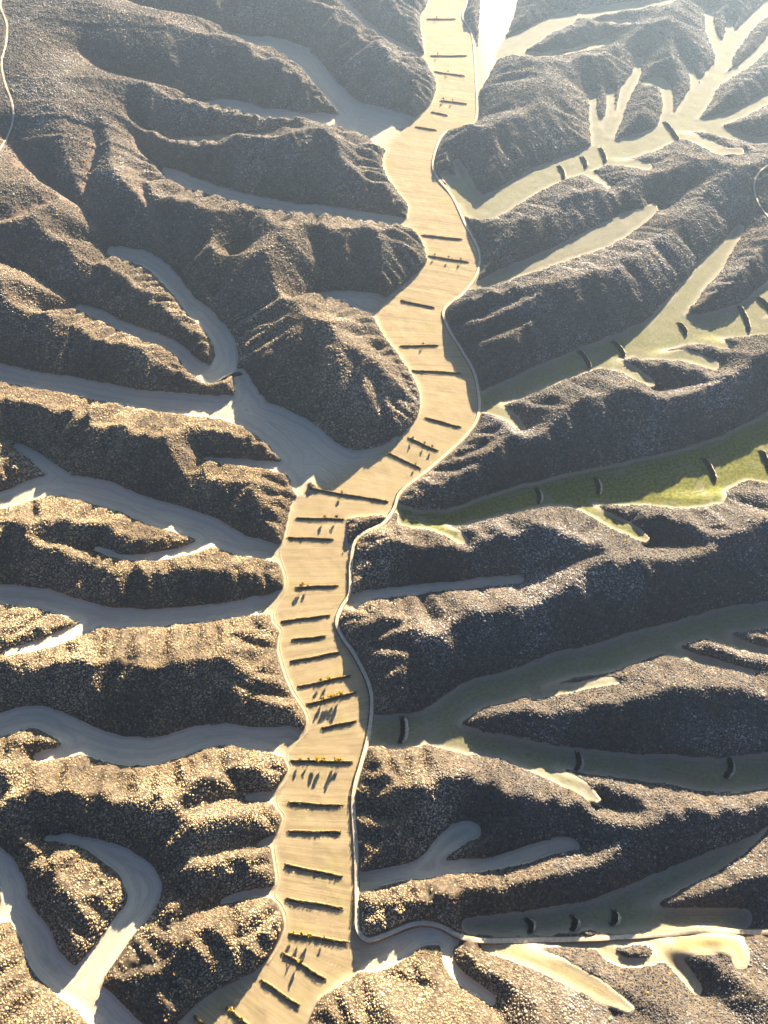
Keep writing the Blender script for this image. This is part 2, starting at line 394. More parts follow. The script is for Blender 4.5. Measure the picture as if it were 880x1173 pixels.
def jfa(seed_mask, weight, skew=0.0):
    """additively weighted nearest-seed distance (in metres) by jump flooding"""
    J, I = np.meshgrid(np.arange(ny, dtype=np.int32), np.arange(nx, dtype=np.int32), indexing='ij')
    sj = np.where(seed_mask, J, -1).astype(np.int32)
    si = np.where(seed_mask, I, -1).astype(np.int32)
    cost = np.where(seed_mask, weight, 1e6).astype(np.float32)
    w = weight.astype(np.float32)
    step = 256
    steps = []
    while step >= 1:
        steps.append(step); step //= 2
    for s in steps + [1]:
        for dj in (-s, 0, s):
            for di in (-s, 0, s):
                if dj == 0 and di == 0: continue
                a0, a1 = max(0, dj), min(ny, ny + dj)
                b0, b1 = max(0, di), min(nx, nx + di)
                dst = (slice(a0 - dj, a1 - dj), slice(b0 - di, b1 - di))
                src = (slice(a0, a1), slice(b0, b1))
                tj, ti = sj[src], si[src]
                ok = tj >= 0
                tjc, tic = np.maximum(tj, 0), np.maximum(ti, 0)
                cc = np.sqrt(((J[dst] - tjc) ** 2 + (I[dst] - tic) ** 2).astype(np.float32)) * G + w[tjc, tic]
                if skew:      # slopes that face the sun are a little steeper than the lee slopes
                    cc -= skew * G * ((J[dst] - tjc) * math.cos(SUN_AZ) + (I[dst] - tic) * math.sin(SUN_AZ)).astype(np.float32)
                m = ok & (cc < cost[dst])
                cost[dst][m] = cc[m]; sj[dst][m] = tj[m]; si[dst][m] = ti[m]
    return cost, sj, si

def blur(a, sigma):
    n = max(1, int(round(sigma / G)))
    for _ in range(2):
        for ax in (0, 1):
            p = np.pad(a, [(n + 1, n) if k == ax else (0, 0) for k in (0, 1)], mode='edge').astype(np.float64)
            c = np.cumsum(p, axis=ax)
            if ax == 0: a = (c[2 * n + 1:] - c[:-2 * n - 1]) / (2 * n + 1)
            else: a = (c[:, 2 * n + 1:] - c[:, :-2 * n - 1]) / (2 * n + 1)
    return a

zero = np.zeros((ny, nx))
steep = 1.08 - 0.06 * np.clip((UU - 470) / 120, 0, 1) - 0.42 * np.clip((UU - 540) / 80, 0, 1) * np.clip((330 - VV) / 80, 0, 1) + 0.3 * np.clip((520 - UU) / 40, 0, 1) * np.clip((540 - VV) / 100, 0, 1)      # slightly gentler hills east of the valley
hmax = 84.0
fw = FLOOR.astype(float)
floor_z = np.where(FLOOR, blur(floor_z * fw, 5.0) / np.maximum(blur(fw, 5.0), 1e-3), 0)
d_in, _, _ = jfa(~FLOOR, zero)              # depth inside the floor
seed = FLOOR.copy(); wgt = zero.copy()
gully_mask = np.zeros((ny, nx), bool)
def put_seed(x, y, w):
    i, j = int(round((x - X0) / G)), int(round((y - Y0) / G))
    if 0 <= i < nx and 0 <= j < ny and not FLOOR[j, i]:
        if not seed[j, i] or wgt[j, i] > w:
            seed[j, i] = True; wgt[j, i] = w
        return j, i
d_hill, nsj, nsi = jfa(seed, wgt)           # plain distance from the floors
fz_ext = blur(floor_z[np.maximum(nsj, 0), np.maximum(nsi, 0)], 3.0)
wgt[FLOOR] = (floor_z / steep)[FLOOR]
for gl in GULLIES:
    gr_ = 0.2 if gl[0][0] < 500 else 0.55
    C = np.array([at(*p)[:2] for p in catmull(gl, 10)])
    w = d_hill[min(max(int((C[0][1] - Y0) / G), 0), ny - 1), min(max(int((C[0][0] - X0) / G), 0), nx - 1)] * 0.3
    for a, b in zip(C[:-1], C[1:]):
        L = np.hypot(*(b - a)); n = max(1, int(L / (G * 0.7)))
        for k in range(n):
            p = a + (b - a) * k / n
            r = put_seed(p[0], p[1], w + gr_ * L * k / n)
            if r: gully_mask[r] = True
        w += gr_ * L
for gl in CUTS:
    C = np.array([at(*p)[:2] for p in catmull(gl, 10)])
    w = 0.0
    for a, b in zip(C[:-1], C[1:]):
        L = np.hypot(*(b - a)); n = max(1, int(L / (G * 0.7)))
        for k in range(n):
            p = a + (b - a) * k / n
            put_seed(p[0], p[1], w + 0.34 * L * k / n)
        w += 0.34 * L
d1, _, _ = jfa(seed, wgt, 0.2)
# side rills: walk up-slope from the foot of the hills
ds = blur(d1, 5.0)
gyv, gxv = np.gradient(ds, G)
foot = np.argwhere((d_hill > 1.0) & (d_hill < 3.2))
rng.shuffle(foot)
keep = []
occ = {}
for j, i in foot:
    x, y = gx[i], gy[j]
    uu, vv = UU[j, i], VV[j, i]
    sp = 15.0 if uu < 500 else 25.0
    k = (int(x // 12), int(y // 12))
    near = False
    for a in (-2, -1, 0, 1, 2):
        for b in (-2, -1, 0, 1, 2):
            for q in occ.get((k[0] + a, k[1] + b), ()):
                if (q[0] - x) ** 2 + (q[1] - y) ** 2 < sp * sp * (0.6 + 0.9 * ((j * 7 + i * 13) % 97) / 97): near = True
    if not near:
        occ.setdefault(k, []).append((x, y)); keep.append((j, i))
keep = np.array(keep)
px, py = gx[keep[:, 1]].copy(), gy[keep[:, 0]].copy()
pw = d1[keep[:, 0], keep[:, 1]] * 0.8
rise = np.where(UU[keep[:, 0], keep[:, 1]] < 500, 0.40, 0.72) + rng.uniform(-0.12, 0.2, len(px))
alive = np.ones(len(px), bool)
mx, my = vnoise(30, 5), vnoise(30, 6)
life = rng.uniform(14, 75, len(px))
for stp in range(50):
    i = np.clip(((px - X0) / G).round().astype(int), 1, nx - 2); j = np.clip(((py - Y0) / G).round().astype(int), 1, ny - 2)
    dx, dy = gxv[j, i] + 0.35 * mx[j, i], gyv[j, i] + 0.35 * my[j, i]
    gm = np.hypot(gxv[j, i], gyv[j, i])
    alive &= (gm > 0.45) & (stp * 1.6 < life) & (ds[j, i] < 85)
    L = np.hypot(dx, dy) + 1e-6
    for q in np.nonzero(alive)[0]:
        put_seed(px[q], py[q], pw[q])
    px += np.where(alive, dx / L * 1.6, 0); py += np.where(alive, dy / L * 1.6, 0)
    pw += np.where(alive, 1.6 * rise, 0)
d2, _, _ = jfa(seed, wgt, 0.2)
deff = 0.8 * blur(d2, 1.75) + 0.2 * blur(d2, 3.5)
# heights: steep foot, rounded crest
hh = hmax * (1 - np.exp(-steep * np.maximum(deff, 0) / hmax))
sd = blur(d_hill - d_in, 2.0)
hh = fz_ext + (hh - fz_ext) * np.clip(sd / 3.5, 0, 1) ** 0.8
# fine erosion flutes that run straight down every slope
fl = (np.abs(vnoise(13, 61, 2)) + 0.6 * np.abs(vnoise(26, 62, 2)))[np.maximum(nsj, 0), np.maximum(nsi, 0)]
hh += blur((0.35 - fl) * np.clip(d_hill / 14, 0, 1), 1.75) * (4.2 - 2.2 * np.clip((UU - 470) / 80, 0, 1))
hh += np.clip(sd / 12, 0, 1) * (2.2 * (0.45 - np.abs(vnoise(34, 3, 2))) + 1.2 * (0.4 - np.abs(vnoise(15, 9, 2))) + 0.4 * vnoise(7, 4, 2))
# valley floors: gently dished, slightly uneven
ed = np.clip(1 + sd / 9.0, 0, 1) * (sd <= 0) + (sd > 0)
floor_h = 0.8 * ed ** 2 + 0.35 * vnoise(18, 8) * np.clip(-sd / 6, 0, 1)
HZ = hh + floor_h
# remote ground beyond the terrain grid fades to low hills
HZ = HZ.astype(np.float64)

def ground(x, y):
    fx, fy = (x - X0) / G, (y - Y0) / G
    i = int(min(max(fx, 0), nx - 2)); j = int(min(max(fy, 0), ny - 2))
    tx, ty = min(max(fx - i, 0), 1), min(max(fy - j, 0), 1)
    return float((HZ[j, i] * (1 - tx) + HZ[j, i + 1] * tx) * (1 - ty) + (HZ[j + 1, i] * (1 - tx) + HZ[j + 1, i + 1] * tx) * ty)

def on_ground(u, v):
    """the spot of the terrain that lies in the line of sight through an image pixel"""
    d = ray(u, v)
    t = (90 - CAM_H) / d[2]
    t1 = (-2 - CAM_H) / d[2]
    prev = t
    while t < t1:
        p = d * t
        if p[2] + CAM_H <= ground(p[0], p[1]):
            break
        prev = t; t += 1.5
    for _ in range(8):
        m = (prev + t) / 2; p = d * m
        if p[2] + CAM_H <= ground(p[0], p[1]): t = m
        else: prev = m
    p = d * t
    return np.array([p[0], p[1], ground(p[0], p[1])])

# ------------------------------------------------------------------ materials
def new_mat(name):
    m = bpy.data.materials.new(name); m.use_nodes = True
    nt = m.node_tree
    b = nt.nodes['Principled BSDF']
    b.inputs['Roughness'].default_value = 0.95
    b.inputs['Specular IOR Level'].default_value = 0.1
    return m, nt, b

def node(nt, t, **kw):
    n = nt.nodes.new(t)
    for k, v in kw.items(): setattr(n, k, v)
    return n

def mixc(nt, fac, a, b):
    n = nt.nodes.new('ShaderNodeMix'); n.data_type = 'RGBA'
    for sock, val in ((n.inputs[0], fac), (n.inputs[6], a), (n.inputs[7], b)):
        if hasattr(val, 'is_linked'): nt.links.new(val, sock)
        elif isinstance(val, (int, float)): sock.default_value = val
        else: sock.default_value = (*val, 1)
    return n.outputs[2]

def maprange(nt, val, a, b, c=0.0, d=1.0, smooth=True):
    n = nt.nodes.new('ShaderNodeMapRange')
    n.interpolation_type = 'SMOOTHSTEP' if smooth else 'LINEAR'
    nt.links.new(val, n.inputs[0])
    for k, q in zip((1, 2, 3, 4), (a, b, c, d)): n.inputs[k].default_value = q
    return n.outputs[0]

def math_(nt, op, a, b=None):
    n = nt.nodes.new('ShaderNodeMath'); n.operation = op
    for s, v in ((n.inputs[0], a), (n.inputs[1], b)):
        if v is None: continue
        if hasattr(v, 'is_linked'): nt.links.new(v, s)
        else: s.default_value = v
    return n.outputs[0]

def noise(nt, vec, scale, detail=3, rough=0.55, dims='3D'):
    n = nt.nodes.new('ShaderNodeTexNoise'); n.noise_dimensions = dims
    if dims == '1D': nt.links.new(vec, n.inputs['W'])
    elif vec is not None: nt.links.new(vec, n.inputs['Vector'])
    n.inputs['Scale'].default_value = scale; n.inputs['Detail'].default_value = detail; n.inputs['Roughness'].default_value = rough
    return n.outputs[0]

def attr(nt, name, kind='GEOMETRY'):
    n = nt.nodes.new('ShaderNodeAttribute'); n.attribute_name = name; n.attribute_type = kind
    return n.outputs['Fac']

def make_land():
    m, nt, b = new_mat('land')
    geo = node(nt, 'ShaderNodeNewGeometry')
    pos = geo.outputs['Position']
    s = attr(nt, 'edge'); gr = attr(nt, 'grass'); fu = attr(nt, 'furrow'); br = attr(nt, 'bare'); mv = attr(nt, 'mainv'); pl = attr(nt, 'plot')
    n1 = noise(nt, pos, 0.03, 4); n2 = noise(nt, pos, 0.25, 4); n3 = noise(nt, pos, 0.9, 3)
    # hills: dark earth between the bushes, ochre where bare
    hill = mixc(nt, maprange(nt, n2, 0.35, 0.7), (0.045, 0.036, 0.027), (0.11, 0.085, 0.058))
    hill = mixc(nt, br, hill, mixc(nt, maprange(nt, n2, 0.3, 0.7), (0.10, 0.074, 0.058), (0.17, 0.122, 0.092)))
    # floors: dried stubble with furrows that follow the valley sides or the terraces
    cmb = node(nt, 'ShaderNodeCombineXYZ')
    nt.links.new(math_(nt, 'MULTIPLY', fu, 1.0), cmb.inputs[0])
    nt.links.new(math_(nt, 'MULTIPLY', n1, 6.0), cmb.inputs[1])
    f1 = noise(nt, cmb.outputs[0], 0.24, 5, 0.75)
    f2 = noise(nt, cmb.outputs[0], 0.75, 3, 0.7)
    soil = mixc(nt, maprange(nt, f1, 0.32, 0.68), (0.20, 0.150, 0.086), (0.37, 0.29, 0.178))
    soil = mixc(nt, math_(nt, 'MULTIPLY', maprange(nt, f2, 0.45, 0.68), 0.65), soil, (0.19, 0.15, 0.075))
    soil = mixc(nt, math_(nt, 'MULTIPLY', maprange(nt, n1, 0.5, 0.66), 0.45), soil, (0.23, 0.205, 0.08))
    soil = mixc(nt, math_(nt, 'MULTIPLY', pl, 0.45), soil, mixc(nt, f2, (0.29, 0.215, 0.118), (0.40, 0.32, 0.20)))
    grey = mixc(nt, maprange(nt, f1, 0.3, 0.7), (0.37, 0.325, 0.24), (0.53, 0.465, 0.35))
    shade_soil = mixc(nt, maprange(nt, f1, 0.3, 0.7), (0.15, 0.142, 0.112), (0.25, 0.232, 0.185))  # green-grey soil, darkened further in its colour to stand in for shade
    grey = mixc(nt, attr(nt, 'shade_soil'), grey, shade_soil)
    soil = mixc(nt, mv, grey, soil)
    green = mixc(nt, maprange(nt, n2, 0.3, 0.7), (0.060, 0.075, 0.018), (0.165, 0.158, 0.032))
    gfac = math_(nt, 'MULTIPLY', gr, maprange(nt, math_(nt, 'ADD', math_(nt, 'MULTIPLY', f1, 0.55), math_(nt, 'MULTIPLY', n1, 0.6)), 0.37, 0.60))
    soil = mixc(nt, gfac, soil, green)
    soil = mixc(nt, math_(nt, 'MULTIPLY', math_(nt, 'MULTIPLY', maprange(nt, f1, 0.52, 0.66), attr(nt, 'shade_soil')), 0.55), soil, (0.045, 0.052, 0.024))
    # pale worn rim at the foot of the hills
    wob = math_(nt, 'ADD', s, math_(nt, 'MULTIPLY', math_(nt, 'SUBTRACT', n2, 0.5), 1.6))
    rim = math_(nt, 'MULTIPLY', maprange(nt, wob, -6.5, -2.5), math_(nt, 'MINIMUM', math_(nt, 'ADD', math_(nt, 'ADD', math_(nt, 'MULTIPLY', gr, 1.0), math_(nt, 'MULTIPLY', mv, 0.2)), 0.1), 0.75))
    soil = mixc(nt, rim, soil, mixc(nt, n2, (0.27, 0.22, 0.148), (0.37, 0.31, 0.215)))
    col = mixc(nt, maprange(nt, wob, 0.0, 1.6), soil, hill)
    nt.links.new(col, b.inputs['Base Color'])
    bump = node(nt, 'ShaderNodeBump')
    bump.inputs['Strength'].default_value = 0.6; bump.inputs['Distance'].default_value = 0.5
    hgt = math_(nt, 'ADD', math_(nt, 'MULTIPLY', n3, maprange(nt, wob, 0.0, 3.0, 0.25, 1.6)), math_(nt, 'MULTIPLY', f2, maprange(nt, wob, -1.0, 0.0, 0.35, 0.0)))
    nt.links.new(hgt, bump.inputs['Height'])
    nt.links.new(bump.outputs[0], b.inputs['Normal'])
    return m

def make_plain(name, c1, c2, scale, c3=None):
    m, nt, b = new_mat(name)
    geo = node(nt, 'ShaderNodeNewGeometry')
    n = noise(nt, geo.outputs['Position'], scale, 4)
    col = mixc(nt, maprange(nt, n, 0.32, 0.68), c1, c2)
    if c3:
        n2 = noise(nt, geo.outputs['Position'], scale * 3.1, 2)
        col = mixc(nt, maprange(nt, n2, 0.55, 0.7), col, c3)
    nt.links.new(col, b.inputs['Base Color'])
    return m

def make_bush(name, west, east):
    m, nt, b = new_mat(name)
    t = attr(nt, 'tint', 'INSTANCER')
    outs = []
    for stops in (west, east):
        r = node(nt, 'ShaderNodeValToRGB')
        el = r.color_ramp.elements
        el[0].position, el[0].color = stops[0][0], (*stops[0][1], 1)
        el[1].position, el[1].color = stops[-1][0], (*stops[-1][1], 1)
        for p, c in stops[1:-1]:
            e = el.new(p); e.color = (*c, 1)
        nt.links.new(t, r.inputs[0]); outs.append(r.outputs[0])
    nt.links.new(mixc(nt, attr(nt, 'dry_haze', 'INSTANCER'), outs[1], outs[0]), b.inputs['Base Color'])
    return m

M_LAND = make_land()
M_ROAD = make_plain('packed_earth_road', (0.42, 0.35, 0.25), (0.54, 0.46, 0.34), 0.3, (0.36, 0.30, 0.21))
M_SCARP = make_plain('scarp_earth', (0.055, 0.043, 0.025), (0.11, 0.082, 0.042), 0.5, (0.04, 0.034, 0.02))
M_TRACK = make_plain('pale_track', (0.40, 0.34, 0.25), (0.52, 0.45, 0.34), 0.3)
M_FOOTPATH = make_plain('footpath', (0.27, 0.21, 0.13), (0.37, 0.29, 0.185), 0.3)
M_BANK = make_plain('bank_earth', (0.14, 0.098, 0.045), (0.25, 0.175, 0.08), 0.35, (0.09, 0.07, 0.035))
M_DAM = make_plain('dam_earth', (0.30, 0.26, 0.19), (0.44, 0.38, 0.28), 0.3)
M_HEDGE = make_plain('dry_hedge', (0.045, 0.038, 0.020), (0.10, 0.078, 0.034), 0.5, (0.22, 0.15, 0.04))
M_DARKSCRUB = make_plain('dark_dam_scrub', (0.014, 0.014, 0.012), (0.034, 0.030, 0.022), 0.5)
M_BARK = make_plain('bark', (0.09, 0.07, 0.05), (0.15, 0.12, 0.09), 2.0)
M_GOLD = make_plain('golden_leaves', (0.42, 0.26, 0.03), (0.62, 0.42, 0.06), 0.8, (0.30, 0.22, 0.04))
M_OLIVE = make_plain('olive_leaves', (0.14, 0.11, 0.03), (0.26, 0.19, 0.05), 0.8)
M_RUST = make_plain('rusty_leaves', (0.30, 0.15, 0.04), (0.46, 0.27, 0.07), 0.8)
M_SCRUB = make_bush('scrub',
    [(0.0, (0.045, 0.034, 0.022)), (0.3, (0.11, 0.082, 0.048)), (0.6, (0.29, 0.218, 0.122)), (0.9, (0.55, 0.43, 0.255)), (0.96, (0.55, 0.43, 0.255)), (1.0, (0.45, 0.28, 0.05))],
    [(0.0, (0.024, 0.024, 0.024)), (0.3, (0.058, 0.055, 0.052)), (0.6, (0.13, 0.122, 0.113)), (0.9, (0.34, 0.32, 0.295)), (0.96, (0.34, 0.32, 0.295)), (1.0, (0.40, 0.22, 0.06))])

# ------------------------------------------------------------------ helpers for objects
def tag(o, label=None, cat=None, group=None, kind=None):
    if label: o['label'] = label
    if cat: o['category'] = cat
    if group: o['group'] = group
    if kind: o['kind'] = kind
    return o

def mesh_obj(name, V, F, mat, parent=None, smooth=True):
    me = bpy.data.meshes.new(name)
    me.from_pydata([tuple(map(float, p)) for p in V], [], [tuple(f) for f in F])
    me.materials.append(mat)
    if smooth: me.polygons.foreach_set('use_smooth', [True] * len(me.polygons))
    o = bpy.data.objects.new(name, me)
    COL.objects.link(o)
    if parent: o.parent = parent
    return o

# ------------------------------------------------------------------ terrain objects
# furrow coordinate and grass amount per grid point
BUNDS = [((489, 22), (522, 22)), ((493, 64), (535, 64)), ((497, 82), (533, 87)), ((505, 115), (535, 119)),
         ((494, 128), (513, 132)), ((476, 145), (500, 149)), ((483, 269), (529, 274)), ((491, 293), (537, 300)),
         ((459, 344), (498, 352)), ((459, 396), (502, 395)), ((472, 424), (528, 427)), ((488, 478), (528, 489)),
         ((468, 501), (502, 516)), ((444, 518), (482, 536)), ((354, 559), (445, 574)), ((340, 593), (394, 594)),
         ((330, 615), (382, 617)), ((339, 672), (387, 670)), ((322, 711), (378, 704)), ((334, 732), (373, 728)),
         ((333, 757), (390, 746)), ((341, 786), (401, 773)), ((351, 806), (407, 792)), ((368, 833), (408, 825)),
         ((333, 870), (404, 872)), ((331, 918), (392, 922)), ((330, 951), (391, 952)), ((326, 989), (393, 1003)),
         ((328, 1028), (393, 1039)), ((331, 1068), (399, 1078)), ((325, 1090), (374, 1121)), ((300, 1121), (344, 1151)),
         ((261, 1153), (289, 1176)), ((224, 1163), (240, 1176))]
fur = sd.copy()
mm = floor_id == MAIN
P = np.stack([XX[mm], YY[mm]], 1)
pos_along = np.zeros(len(P))
best = np.full(len(P), -1)
lines = []
for a, b in BUNDS:
    A, B = at(*a)[:2], at(*b)[:2]
    d = (B - A) / np.hypot(*(B - A))
    lines.append(((A + B) / 2, np.array([-d[1], d[0]])))
D = np.stack([(P - c) @ n for c, n in lines], 1)         # >0: up-valley of that bund
# nearest bund by centre distance, then interpolate towards its neighbour
cd = np.stack([np.hypot(*(P - c).T) for c, n in lines], 1)
kb = cd.argmin(1)
sel = np.arange(len(P))
dk = D[sel, kb]
other = np.clip(np.where(dk > 0, kb - 1, kb + 1), 0, len(lines) - 1)
do = np.abs(D[sel, other]) + 1e-3
gap = np.hypot(*(np.array([l[0] for l in lines])[kb] - np.array([l[0] for l in lines])[other]).T) + 1e-3
fr = np.where(other == kb, np.abs(dk) / 40, np.abs(dk) / (np.abs(dk) + do))
fur[mm] = kb * 37.7 + np.sign(dk) * fr * np.where(other == kb, 40, gap)
plotv = rng.uniform(0, 1, len(lines) + 2)
plot = np.zeros((ny, nx)); plot[mm] = plotv[np.where(dk > 0, kb, kb + 1)]
grass = np.zeros((ny, nx))
for vid, v_ in enumerate(VALLEYS):
    m = floor_id == vid
    grass[m] = v_[2]
grass[mm] = 0.12
grass = np.clip(blur(grass, 6.0), 0, 1.2)
# greener towards the right edge, drier fingers
grass *= np.clip((VV - 230) / 160, 0.8, 1)
grass *= 0.55 + 0.45 * np.clip((-sd - 4) / 8, 0, 1)
bare = np.clip(blur(gully_mask.astype(float), 7.0) * 12, 0, 1) * np.clip((330 - VV) / 60, 0, 1)
lowleft = np.clip((340 - UU) / 60, 0, 1) * np.clip((330 - VV) / 40, 0, 1)
bare = np.clip(bare * np.clip((300 - UU) / 40, 0, 1) + 0.45 * np.clip((vnoise(60, 21) - 0.2) * 4, 0, 1) * lowleft, 0, 1)
bare = blur(bare, 5.0)
warm = mm.copy()
for vid, v_ in enumerate(VALLEYS):
    if 'golden' in v_[1] or v_[0] == 'sand_strip': warm |= floor_id == vid
mainv = np.clip(np.maximum(blur(warm.astype(float), 5.0), 1.7 * blur(warm.astype(float), 24.0)), 0, 1)
shade_soil = np.zeros((ny, nx))  # right valley floors whose soil colour also carries missing cast shade
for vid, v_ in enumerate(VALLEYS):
    if v_[2] >= 0.3 and 'golden' not in v_[1]: shade_soil[floor_id == vid] = 1
shade_soil = np.clip(blur(shade_soil, 5.0) * 1.6, 0, 1)

gy_, gx_ = np.gradient(HZ, G)
NRM = np.stack([-gx_, -gy_, np.ones_like(HZ)], -1)
NRM /= np.linalg.norm(NRM, axis=-1, keepdims=True)

# hill ids by spreading from the ridge seeds over hill ground only (half resolution)
hid = np.full((ny, nx), -1, np.int16)
seed_pts = []
for h, (lb, pts) in enumerate(HILLS):
    C = catmull(pts, 8) if len(pts) > 1 else np.array(pts, float)
    for p in C:
        w = at(p[0], p[1], 12.0)
        seed_pts.append((w[0], w[1], h))
sub = 3
fs = FLOOR[::sub, ::sub]
hs = np.full(fs.shape, -1, np.int16)
for x, y, h in seed_pts:
    i, j = int((x - X0) / G / sub), int((y - Y0) / G / sub)
    if 0 <= i < fs.shape[1] and 0 <= j < fs.shape[0] and not fs[j, i]: hs[j, i] = h
for it in range(420):
    grown = False
    for ax, sh in ((0, 1), (0, -1), (1, 1), (1, -1)):
        r = np.roll(hs, sh, ax)
        if ax == 0: r[0 if sh == 1 else -1, :] = -1
        else: r[:, 0 if sh == 1 else -1] = -1
        m = (hs < 0) & (r >= 0) & ~fs
        if m.any(): hs[m] = r[m]; grown = True
    if not grown: break
# leftovers: nearest hill regardless of the valleys
for it in range(300):
    if (hs >= 0).all(): break
    for ax, sh in ((0, 1), (0, -1), (1, 1), (1, -1)):
        r = np.roll(hs, sh, ax); m = (hs < 0) & (r >= 0); hs[m] = r[m]
hid = np.repeat(np.repeat(hs, sub, 0), sub, 1)[:ny, :nx]

NH = len(HILLS)
region = np.where(floor_id >= 0, NH + floor_id, hid)[:-1, :-1]      # per cell
jj, ii = np.meshgrid(np.arange(ny - 1), np.arange(nx - 1), indexing='ij')
v00 = jj * nx + ii
flatP = np.stack([XX.ravel(), YY.ravel(), HZ.ravel()], 1)
flatN = NRM.reshape(-1, 3)
detail = ((UU > -150) & (UU < W0 + 150) & (VV > -120) & (VV < H0 + 130))[:-1, :-1]
region = np.where(detail, region, -1)
ATT = {'edge': sd.ravel(), 'grass': grass.ravel(), 'furrow': fur.ravel(), 'bare': bare.ravel(), 'mainv': mainv.ravel(), 'plot': plot.ravel(), 'shade_soil': shade_soil.ravel()}

def land_piece(name, rid):
    c = v00[region == rid]
    if len(c) == 0: return None
    quads = np.stack([c, c + 1, c + nx + 1, c + nx], 1)
    ids, inv = np.unique(quads.ravel(), return_inverse=True)
    me = bpy.data.meshes.new(name)
    me.vertices.add(len(ids)); me.vertices.foreach_set('co', flatP[ids].ravel())
    me.loops.add(len(inv)); me.loops.foreach_set('vertex_index', inv.astype(np.int32))
    me.polygons.add(len(quads))
    me.polygons.foreach_set('loop_start', np.arange(0, len(inv), 4, dtype=np.int32))
    me.update(calc_edges=True)
    me.polygons.foreach_set('use_smooth', np.ones(len(quads), bool))
    for k, a in ATT.items():
        at_ = me.attributes.new(k, 'FLOAT', 'POINT'); at_.data.foreach_set('value', a[ids].astype(np.float32))
    me.normals_split_custom_set_from_vertices(flatN[ids])
    me.materials.append(M_LAND)
    o = bpy.data.objects.new(name, me); COL.objects.link(o)
    return o

for h, (lb, pts) in enumerate(HILLS):
    o = land_piece('hill', h)
    if o: tag(o, lb, 'hill', 'scrub covered hills', 'structure')
for vid, (nm, lb, gr, ln) in enumerate(VALLEYS):
    o = land_piece(nm, NH + vid)
    if o: tag(o, lb, 'valley' if nm == 'side_valley' else 'sand strip', None, 'structure')
o = land_piece('main_valley', NH + MAIN)
tag(o, 'long central valley floor of stepped straw coloured fields', 'valley', None, 'structure')

# the same land continued at a coarser mesh outside the detailed strip
k5 = 5
cj, ci = np.meshgrid(np.arange(0, ny - k5, k5), np.arange(0, nx - k5, k5), indexing='ij')
need = np.zeros(cj.shape, bool)
for a in (0, k5 // 2, k5 - 1):
    for b in (0, k5 // 2, k5 - 1):
        need |= ~detail[np.minimum(cj + a, ny - 2), np.minimum(ci + b, nx - 2)]
c = (cj * nx + ci)[need]
quads = np.stack([c, c + k5, c + k5 * nx + k5, c + k5 * nx], 1)
ids, inv = np.unique(quads.ravel(), return_inverse=True)
co = flatP[ids].copy(); co[:, 2] -= 0.8
me = bpy.data.meshes.new('outer_terrain')
me.from_pydata(co.tolist(), [], inv.reshape(-1, 4).tolist())
me.polygons.foreach_set('use_smooth', np.ones(len(me.polygons), bool))
for k, a in ATT.items():
    at_ = me.attributes.new(k, 'FLOAT', 'POINT'); at_.data.foreach_set('value', a[ids].astype(np.float32))
me.materials.append(M_LAND)
o = bpy.data.objects.new('outer_terrain', me); COL.objects.link(o)
tag(o, 'hills and valleys continuing beyond the edges of the view', 'terrain', None, 'structure')

# remote land out to the horizon, around the terrain grid
def remote():
    V, F = [], []
    n = 120
    R = 9000.0
    t = np.linspace(-1, 1, n)
    s = np.sign(t) * (0.16 * np.abs(t) + 0.84 * np.abs(t) ** 3) * R
    for y in s:
        for x in s:
            X, Y = x, y + 650
            inside = (X0 - 5 < X < X1 + 5) and (Y0 - 5 < Y < Y1 + 5)
            edge = max(X0 - X, X - X1, Y0 - Y, Y - Y1)
            z = -4.0 if edge < 40 else -4 + min((edge - 40) / 200, 1) * (22 + 18 * math.sin(X * 0.011 + 1.3 * math.sin(Y * 0.004)) * math.sin(Y * 0.013 + X * 0.002))
            V.append((X, Y, z))
    for j in range(n - 1):
        for i in range(n - 1):
            a = j * n + i
            F.append((a, a + 1, a + n + 1, a + n))
    return V, F
V, F = remote()
tag(mesh_obj('ground', V, F, make_plain('remote_scrub', (0.12, 0.10, 0.06), (0.26, 0.21, 0.13), 0.02)), 'remote scrub land stretching away beyond the hills', 'ground', None, 'structure')

# ------------------------------------------------------------------ roads and tracks
def resample(pts, step):
    pts = np.array(pts)
    seg = np.hypot(*(pts[1:] - pts[:-1]).T[:2]); L = np.concatenate([[0], np.cumsum(seg)])
    n = max(2, int(L[-1] / step)); t = np.linspace(0, L[-1], n)
    return np.stack([np.interp(t, L, pts[:, k]) for k in range(pts.shape[1])], 1)

def smooth1(a, n):
    k = np.ones(2 * n + 1) / (2 * n + 1)
    return np.convolve(np.pad(a, n, mode='edge'), k, 'valid')

